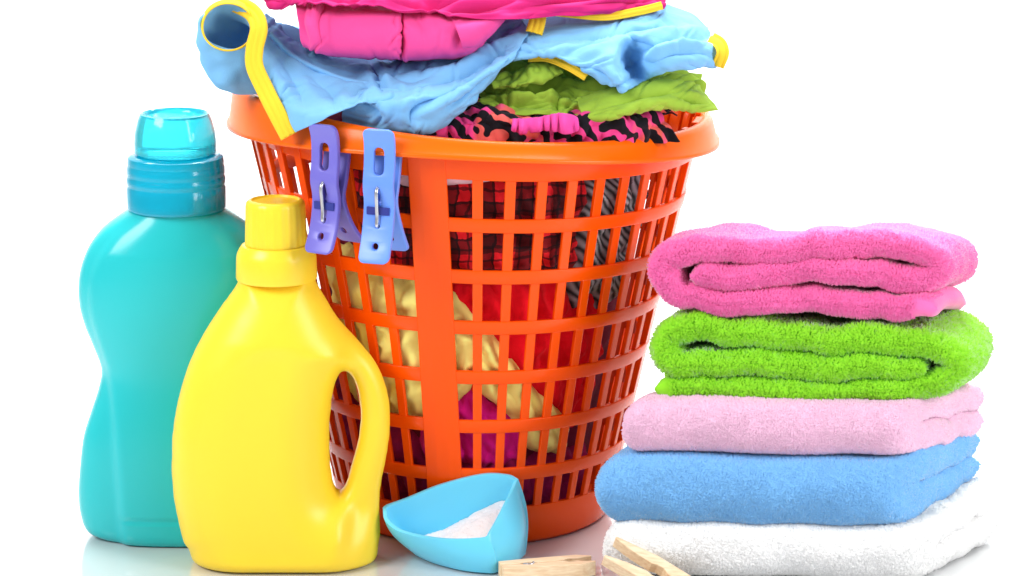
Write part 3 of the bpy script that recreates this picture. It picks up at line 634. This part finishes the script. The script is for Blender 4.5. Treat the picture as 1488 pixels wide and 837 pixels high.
# ------------------------------------------------------------------ scoop with washing powder
sc = thing('measuring_scoop', G(690, 815), 'sky blue plastic measuring scoop filled with powder, before the basket', 'scoop')
A0 = [P(556, 738, -262), P(560, 757, -285), P(585, 774, -302), P(640, 783, -318), P(700, 781, -326), P(712, 775, -324)]
A1 = [P(712, 775, -324), P(734, 733, -275), P(753, 696, -235)]
A2 = [P(753, 696, -235), P(738, 689, -225), P(700, 688, -222), P(640, 703, -225), P(590, 723, -240), P(562, 733, -253), P(556, 738, -262)]
def seg(a, n): return resample(catmull(np.array(a), 80), n + 1)[:-1]
rim_ = np.concatenate([seg(A0, 40), seg(A1, 24), seg(A2, 40)])
B0 = [G(600, 806), G(608, 812), G(632, 822), G(672, 832), G(712, 836), G(724, 834)]
B1 = [G(724, 834), G(748, 822), G(764, 808)]
B2 = [G(764, 808), G(745, 804), G(715, 803), G(670, 803), G(630, 803), G(606, 803), G(600, 806)]
bot_ = np.concatenate([seg(B0, 40), seg(B1, 24), seg(B2, 40)])
n = len(rim_); V = []; ML = 14
bot_[:, 2] = 3
outw = np.zeros((n, 3)); outw[40:64] = [10, -1, 0]
cen = rim_.mean(0)
for j in range(ML):
    t_ = j / (ML - 1); p = rim_ * (1 - t_) + bot_ * t_
    wgt = np.sin(t_ * math.pi) * 1.0
    bul = (p - p.mean(0)) * .10; bul[:, 2] = 0; bul[40:64] = bul[40:64] * .4 + np.array([12, 0, 2]) * np.sin(np.linspace(0, math.pi, 24))[:, None] ** .5
    V.append(p + bul * wgt)
V = np.concatenate(V); F = grid_faces(ML, n, False, True); F.append([(ML - 1) * n + i for i in range(n)])
o = obj('cup', V, F, M['scoop'], sc); recalc(o); mod_solid(o, 5, -1); mod_bevel(o, 1.5, 3, 40)
# powder surface: a sloped mound inside the cup
V = []; R_ = 40
t_pow = np.interp(np.arange(n), [0, 15, 34, 40, 52, 64, 80, 103], [.9, .62, .14, .10, .12, .26, .5, .88]); t_pow = np.convolve(np.r_[t_pow[-12:], t_pow, t_pow[:12]], np.ones(25) / 25, 'valid')
edge = rim_ * (1 - t_pow[:, None]) + bot_ * t_pow[:, None]; c0 = edge.mean(0); edge = c0 + (edge - c0) * .97
for j in range(R_):
    f = 1 - j / R_
    for i in range(n):
        p = c0 + (edge[i] - c0) * f; V.append(p + np.array([0, 0, 7 * (1 - f * f) + 2.4 * pn(p, 12, 3) + 1.6 * pn(p, 4, 4)]))
V.append(c0 + np.array([0, 0, 7])); F = grid_faces(R_, n, False, True) + [((R_ - 1) * n + i, (R_ - 1) * n + (i + 1) % n, R_ * n) for i in range(n)]
o = obj('washing_powder', V, F, M['powder'], label='white washing powder heaped in the sky blue scoop', cat='powder', kind='stuff'); recalc(o)

# ------------------------------------------------------------------ wooden clothes pegs
def wooden_peg(pos, direction, up, label, spread=0.0, L=170):
    d = np.array(direction, float); d /= np.linalg.norm(d); u = np.array(up, float); u -= d * (u @ d); u /= np.linalg.norm(u); s = np.cross(u, d)
    pos = np.array(pos, float); root = thing('wooden_clothes_peg', pos, label, 'clothes peg', 'wooden pegs on the table')
    # side view outline of one prong: length along d, height along s, width along u
    ol = [(0, 6), (0, 17), (40, 19), (110, 20), (L, 12), (L, 8), (L - 30, 4), (112, 3), (104, 6), (94, 6), (86, 1.2), (52, 1.0), (44, 5), (34, 5), (26, 1.2), (14, 1.2)]
    for sg in (1, -1):
        V = []; nn = len(ol)
        for h in (0, 20):
            for (x, y) in ol:
                yy = sg * (y + spread * (x - 60) / 100 + (.6)); V.append(pos + d * x + s * yy + u * h)
        F = [list(range(nn)), [nn + k for k in range(nn)][::-1]] + [(k, (k + 1) % nn, nn + (k + 1) % nn, nn + k) for k in range(nn)]
        o = obj('prong', V, F, M['wood'], root, smooth=False); recalc(o); mod_bevel(o, 1.3, 2, 30)
    V = []; tn = 150
    for i in range(tn):
        a = i / tn * 2 * math.pi * 4; c = pos + d * (39 + 6.5 * math.cos(a)) + s * (6.5 * math.sin(a)) + u * (-1 + 22 * i / tn); V.append(c)
    V = np.array(V); t_ = np.gradient(V, axis=0); W_ = []
    for i in range(tn):
        tt = t_[i] / np.linalg.norm(t_[i]); e1 = np.cross(tt, u); e1 /= np.linalg.norm(e1); e2 = np.cross(tt, e1)
        W_ += [V[i] + 1.7 * (e1 * math.cos(k * math.pi / 3) + e2 * math.sin(k * math.pi / 3)) for k in range(6)]
    obj('spring', W_, grid_faces(tn, 6, False, True), M['steel'], root)
g1 = G(728, 842); g2 = G(866, 832); wooden_peg(g1 + np.array([0, 0, 1]), g2 - g1, (0, 0, 1), 'pale wooden clothes peg lying flat between the scoop and the white towel', 1.5, 130)
a_ = P(1046, 892, -404); b_ = P(924, 828, -370); wooden_peg(a_, b_ - a_, (-.15, -.45, .9), 'pale wooden clothes peg leaning open against the white towel', 7, 172)

# ------------------------------------------------------------------ towels
rng = np.random.default_rng(7)
def section(center, t, n=220, squeeze=None):
    c = resample(catmull(np.array(center, float), 600), n); tg = np.gradient(c, axis=0); tg /= np.linalg.norm(tg, axis=1)[:, None]
    nr = np.stack([-tg[:, 1], tg[:, 0]], 1); k = np.arange(n); L = np.linalg.norm(np.diff(c, axis=0), axis=1).sum(); s = k / (n - 1) * L
    e = np.minimum(s, L - s); f = np.sqrt(np.clip(1 - (1 - np.clip(e / (t / 2), 0, 1)) ** 2, .06, 1))
    return c, nr, f
def tufts(V, F, count, ln, wd, keep=None, clump=.8):
    F = np.asarray(F); a, b_, c_, d_ = (V[F[:, k]] for k in range(4))
    nrm = np.cross(c_ - a, d_ - b_); ar = np.linalg.norm(nrm, axis=1) / 2; nrm = nrm / (2 * ar[:, None] + 1e-9); ctr = (a + b_ + c_ + d_) / 4
    wgt = ar.copy()
    view = CAM - ctr; view /= np.linalg.norm(view, axis=1)[:, None]; wgt *= (np.einsum('ij,ij->i', view, nrm) > -.35)
    if keep is not None: wgt *= keep(ctr)
    k = rng.choice(len(F), count, p=wgt / wgt.sum()); u, v = rng.random(count)[:, None], rng.random(count)[:, None]
    p = a[k] * (1 - u) * (1 - v) + b_[k] * u * (1 - v) + c_[k] * u * v + d_[k] * (1 - u) * v; nn = nrm[k]
    lean = rng.normal(0, .3, (count, 3)) + clump * np.stack([np.sin(p[:, 0] * .33 + 3 * np.sin(p[:, 2] * .21)), np.sin(p[:, 1] * .29 + 2 * np.sin(p[:, 0] * .17)), np.sin(p[:, 2] * .37 + 3 * np.sin(p[:, 0] * .23))], 1); dirn = nn + lean; dirn /= np.linalg.norm(dirn, axis=1)[:, None]
    t1 = np.cross(dirn, rng.normal(0, 1, (count, 3))); t1 /= np.linalg.norm(t1, axis=1)[:, None]; t2 = np.cross(dirn, t1)
    l = ln * (.7 + .6 * rng.random(count))[:, None]; w_ = wd * (.75 + .5 * rng.random(count))[:, None]
    base_p = p - nn * (ln * .35); tip = p + dirn * l      # a low rounded loop of pile: four sides and a soft top
    W_ = np.stack([base_p + t1 * w_, base_p + t2 * w_, base_p - t1 * w_, base_p - t2 * w_, tip], 1).reshape(-1, 3)
    base = np.arange(count)[:, None] * 5
    Fc = np.concatenate([base + np.array([k, (k + 1) % 4, 4]) for k in range(4)], 0)
    return W_, Fc
def tri_obj(name, V, Fc, mat, parent):
    base = BASE[parent.name]; me = bpy.data.meshes.new(name); V = (V - base) * S
    me.vertices.add(len(V)); me.vertices.foreach_set('co', V.astype(np.float32).ravel()); nf = len(Fc)
    me.loops.add(nf * 3); me.loops.foreach_set('vertex_index', Fc.astype(np.int32).ravel()); me.polygons.add(nf)
    me.polygons.foreach_set('loop_start', np.arange(nf, dtype=np.int32) * 3); me.polygons.foreach_set('loop_total', np.full(nf, 3, np.int32))
    me.polygons.foreach_set('use_smooth', np.ones(nf, bool)); me.update(calc_edges=True); me.validate(); me.materials.append(mat)
    o = bpy.data.objects.new(name, me); C.objects.link(o); o.parent = parent; o['kind'] = 'stuff'; return o
def towel(name, label, mat, mapfn, center, t, ns, loc, seed, amp=5, ntuft=60000, tl=7, tw=5, endr=12, tuft_keep=None):
    root = thing(name, loc, label, 'towel', 'stack of folded towels')
    c, nr, f = section(center, t); n = len(c); V = []
    f = f * np.array([1 + .16 * noise.noise(Vector((k * .045, seed * 3.7, 0))) for k in range(n)])
    c = c + np.array([[2.5 * noise.noise(Vector((q[0] / 45, seed, q[1] / 90))), 7 * noise.noise(Vector((q[0] / 38, seed + 5, q[1] / 120)))] for q in c])
    for j in range(ns):
        s = j / (ns - 1); 
        e = min(j, ns - 1 - j) / (ns - 1) * 300; g = math.sqrt(max(.08, 1 - (1 - min(1, e / endr)) ** 2))
        off = t / 2 * f * g
        for sg in (1, -1):
            pts = c + nr * (sg * off)[:, None]
            V += [mapfn(p[0], p[1], s) for p in pts]
    V = np.array(V); F = []
    st = 2 * n
    loop = list(range(n)) + [n + k for k in range(n - 1, -1, -1)]
    for j in range(ns - 1):
        for a in range(2 * n):
            b_ = (a + 1) % (2 * n); F.append((j * st + loop[a], j * st + loop[b_], (j + 1) * st + loop[b_], (j + 1) * st + loop[a]))
    for j in (0, ns - 1):
        for k in range(n - 1):
            q = (j * st + k, j * st + k + 1, j * st + n + k + 1, j * st + n + k); F.append(q if j else q[::-1])
    # one low-frequency lump field displaces the whole towel, so the layers stay in contact
    dz = np.array([amp * pn(p * np.array([1, 1, .5]), 85, seed) for p in V]); dy = np.array([amp * 1.2 * pn(p, 55, seed + 4) for p in V]); dx = np.array([amp * .8 * pn(p, 60, seed + 8) for p in V])
    keepz = np.clip(V[:, 2] / 12, 0, 1)
    V = V + np.stack([dx, dy, dz * keepz], 1)
    V[:, 2] = np.maximum(V[:, 2], .5)
    o = obj('folded_cloth', V, F, mat, root); recalc(o)
    me = o.data; nv = len(me.vertices); V2 = np.empty(nv * 3); me.vertices.foreach_get('co', V2); V2 = V2.reshape(-1, 3) / S + BASE[root.name]
    F2 = np.array([tuple(p.vertices) for p in me.polygons if len(p.vertices) == 4])
    W_, Fc = tufts(V2, F2, ntuft, tl, tw, tuft_keep, .5 if tl > 4 else .2); tri_obj('pile', W_, Fc, mat, root)
    return root
YF = -322.0
EX = np.array([152.0, 215.0, 0]); EP = np.array([62.0, 150.0, 0])
def zf(x, y): return P(x, y, YF)[[0, 2]]
# pink and green: folded edge faces the viewer
def front_map(drop, slope=-.10, x0=350.0, ex=EP, y0=YF):
    return lambda a, b_, s: np.array([a, y0 + slope * (a - x0) * .6, b_ - drop * s * s * (.35 + .65 * max(0, min(1, (a - 180) / 380)))]) + ex * s
pinkc = [zf(*q) for q in [(1362, 447), (1290, 444), (1150, 441), (1020, 437), (975, 428), (957, 402), (975, 375), (1030, 367), (1120, 372), (1200, 362), (1255, 354), (1330, 364), (1362, 388), (1342, 408), (1290, 402), (1240, 394), (1170, 399), (1080, 405), (1000, 405)]]
greenc = [zf(*q) for q in [(948, 566), (1040, 570), (1150, 573), (1250, 570), (1335, 562), (1382, 534), (1370, 502), (1300, 492), (1200, 496), (1110, 494), (1020, 484), (972, 490), (962, 515), (990, 533), (1060, 531), (1150, 536), (1230, 532), (1290, 534), (1338, 534)]]
towel('folded_towel', 'hot pink folded towel on the top of the stack', M['t_pink'], front_map(26), pinkc, 32.5, 60, (*P(1140, 470, YF)[:2] + EX[:2] / 2, P(1140, 468, YF)[2]), 1, 8, 100000, 3.9, 3.0, endr=30, tuft_keep=lambda c: ~((c[:, 0] > P(1325, 450, YF)[0]) & (c[:, 2] < P(1325, 432, YF)[2])))
towel('folded_towel', 'lime green folded towel under the hot pink one', M['t_green'], front_map(10), greenc, 33, 60, (*P(1140, 585, YF)[:2] + EX[:2] / 2, P(1140, 585, YF)[2]), 2, 8, 85000, 6.0, 4.0, endr=30, tuft_keep=lambda c: ~((c[:, 0] < P(975, 560, YF)[0]) & (c[:, 2] < P(975, 554, YF)[2])))
# pale pink, blue, white: smooth fold faces the viewer, layered ends face right
def side_map(xl, xr, depth, z0, h, db, dt):
    dv = EX / np.linalg.norm(EX)
    def f(a, b_, s):
        x = xl + (xr - xl) * s; a = a * (1 - .24 * max(0, (s - .75) / .25) ** 2); k = max(0, a / depth) * s ** 2.5; rise = k * (db + (dt - db) * max(0, min(1, b_ / h)))
        return np.array([x, YF - 6 - .06 * (x - xl) + 30 * max(0, (s - .88) / .12) ** 2, z0 + b_ + rise]) + dv * a
    return f
def ufold(h, depth, t, extra=None):
    # bottom layer from the back to the front fold, then back along the top
    r = (h - t) / 2; zc_ = h / 2
    pts = [(depth, t / 2), (depth * .6, t / 2), (r + 10, t / 2)]
    for k in range(1, 6):
        a = -math.pi / 2 - k / 6 * math.pi; pts.append((r + r * math.cos(a) * 1.0, zc_ + r * math.sin(a)))
    pts += [(r + 10, h - t / 2), (depth * .6, h - t / 2), (depth, h - t / 2)]
    return pts
zW1 = P(1100, 752, YF)[2]; zB1 = P(1100, 652, YF)[2]; zP1 = P(1100, 580, YF)[2]
def XL(px): return float(P(px, 650, YF)[0])
towel('folded_towel', 'pale pink folded towel between the green and the blue ones', M['t_pale'], side_map(XL(906), XL(1338), 245, zB1 - 2, zP1 - zB1, -20, -22), ufold(zP1 - zB1 + 4, 245, (zP1 - zB1) * .5 + 2), (zP1 - zB1) * .5 + 1, 90, (XL(1130), YF + 120, zB1), 3, 5, 110000, 2.7, 2.4, endr=18)
towel('folded_towel', 'sky blue folded towel directly above the white one', M['t_blue'], side_map(XL(874), XL(1334), 250, zW1 - 2, zB1 - zW1, 16, -20), ufold(zB1 - zW1 + 2, 250, (zB1 - zW1) * .5 + 1), (zB1 - zW1) * .5, 90, (XL(1110), YF + 120, zW1), 4, 5, 115000, 3.0, 2.5, endr=20)
hW = zW1
wc = [(285, 13), (150, 13), (40, 14), (12, 26), (10, 44), (30, 52), (120, 46), (200, 46)]
tW = hW / 3.6
r1 = hW * .24
wc = [(262, tW / 2), (180, tW / 2), (45, tW / 2)] + [(r1 + 4 - r1 * math.sin(k / 4 * math.pi), tW / 2 + (hW * .5 - tW / 2) / 2 * (1 - math.cos(k / 4 * math.pi))) for k in range(1, 4)] + [(55, hW * .46), (150, hW * .44), (225, hW * .46), (252, hW * .6), (220, hW - tW * .55), (120, hW - tW * .6), (30, hW - tW * .62), (8, hW - tW * .95), (18, hW - tW * 1.35)]
towel('folded_towel', 'thick white folded towel at the bottom of the stack', M['t_white'], side_map(XL(880), XL(1362), 260, 0, zW1, 0, 16), ufold(hW, 262, hW * .52), hW * .5, 90, (XL(1110), YF + 120, 0), 5, 6, 90000, 2.0, 2.5, endr=24)
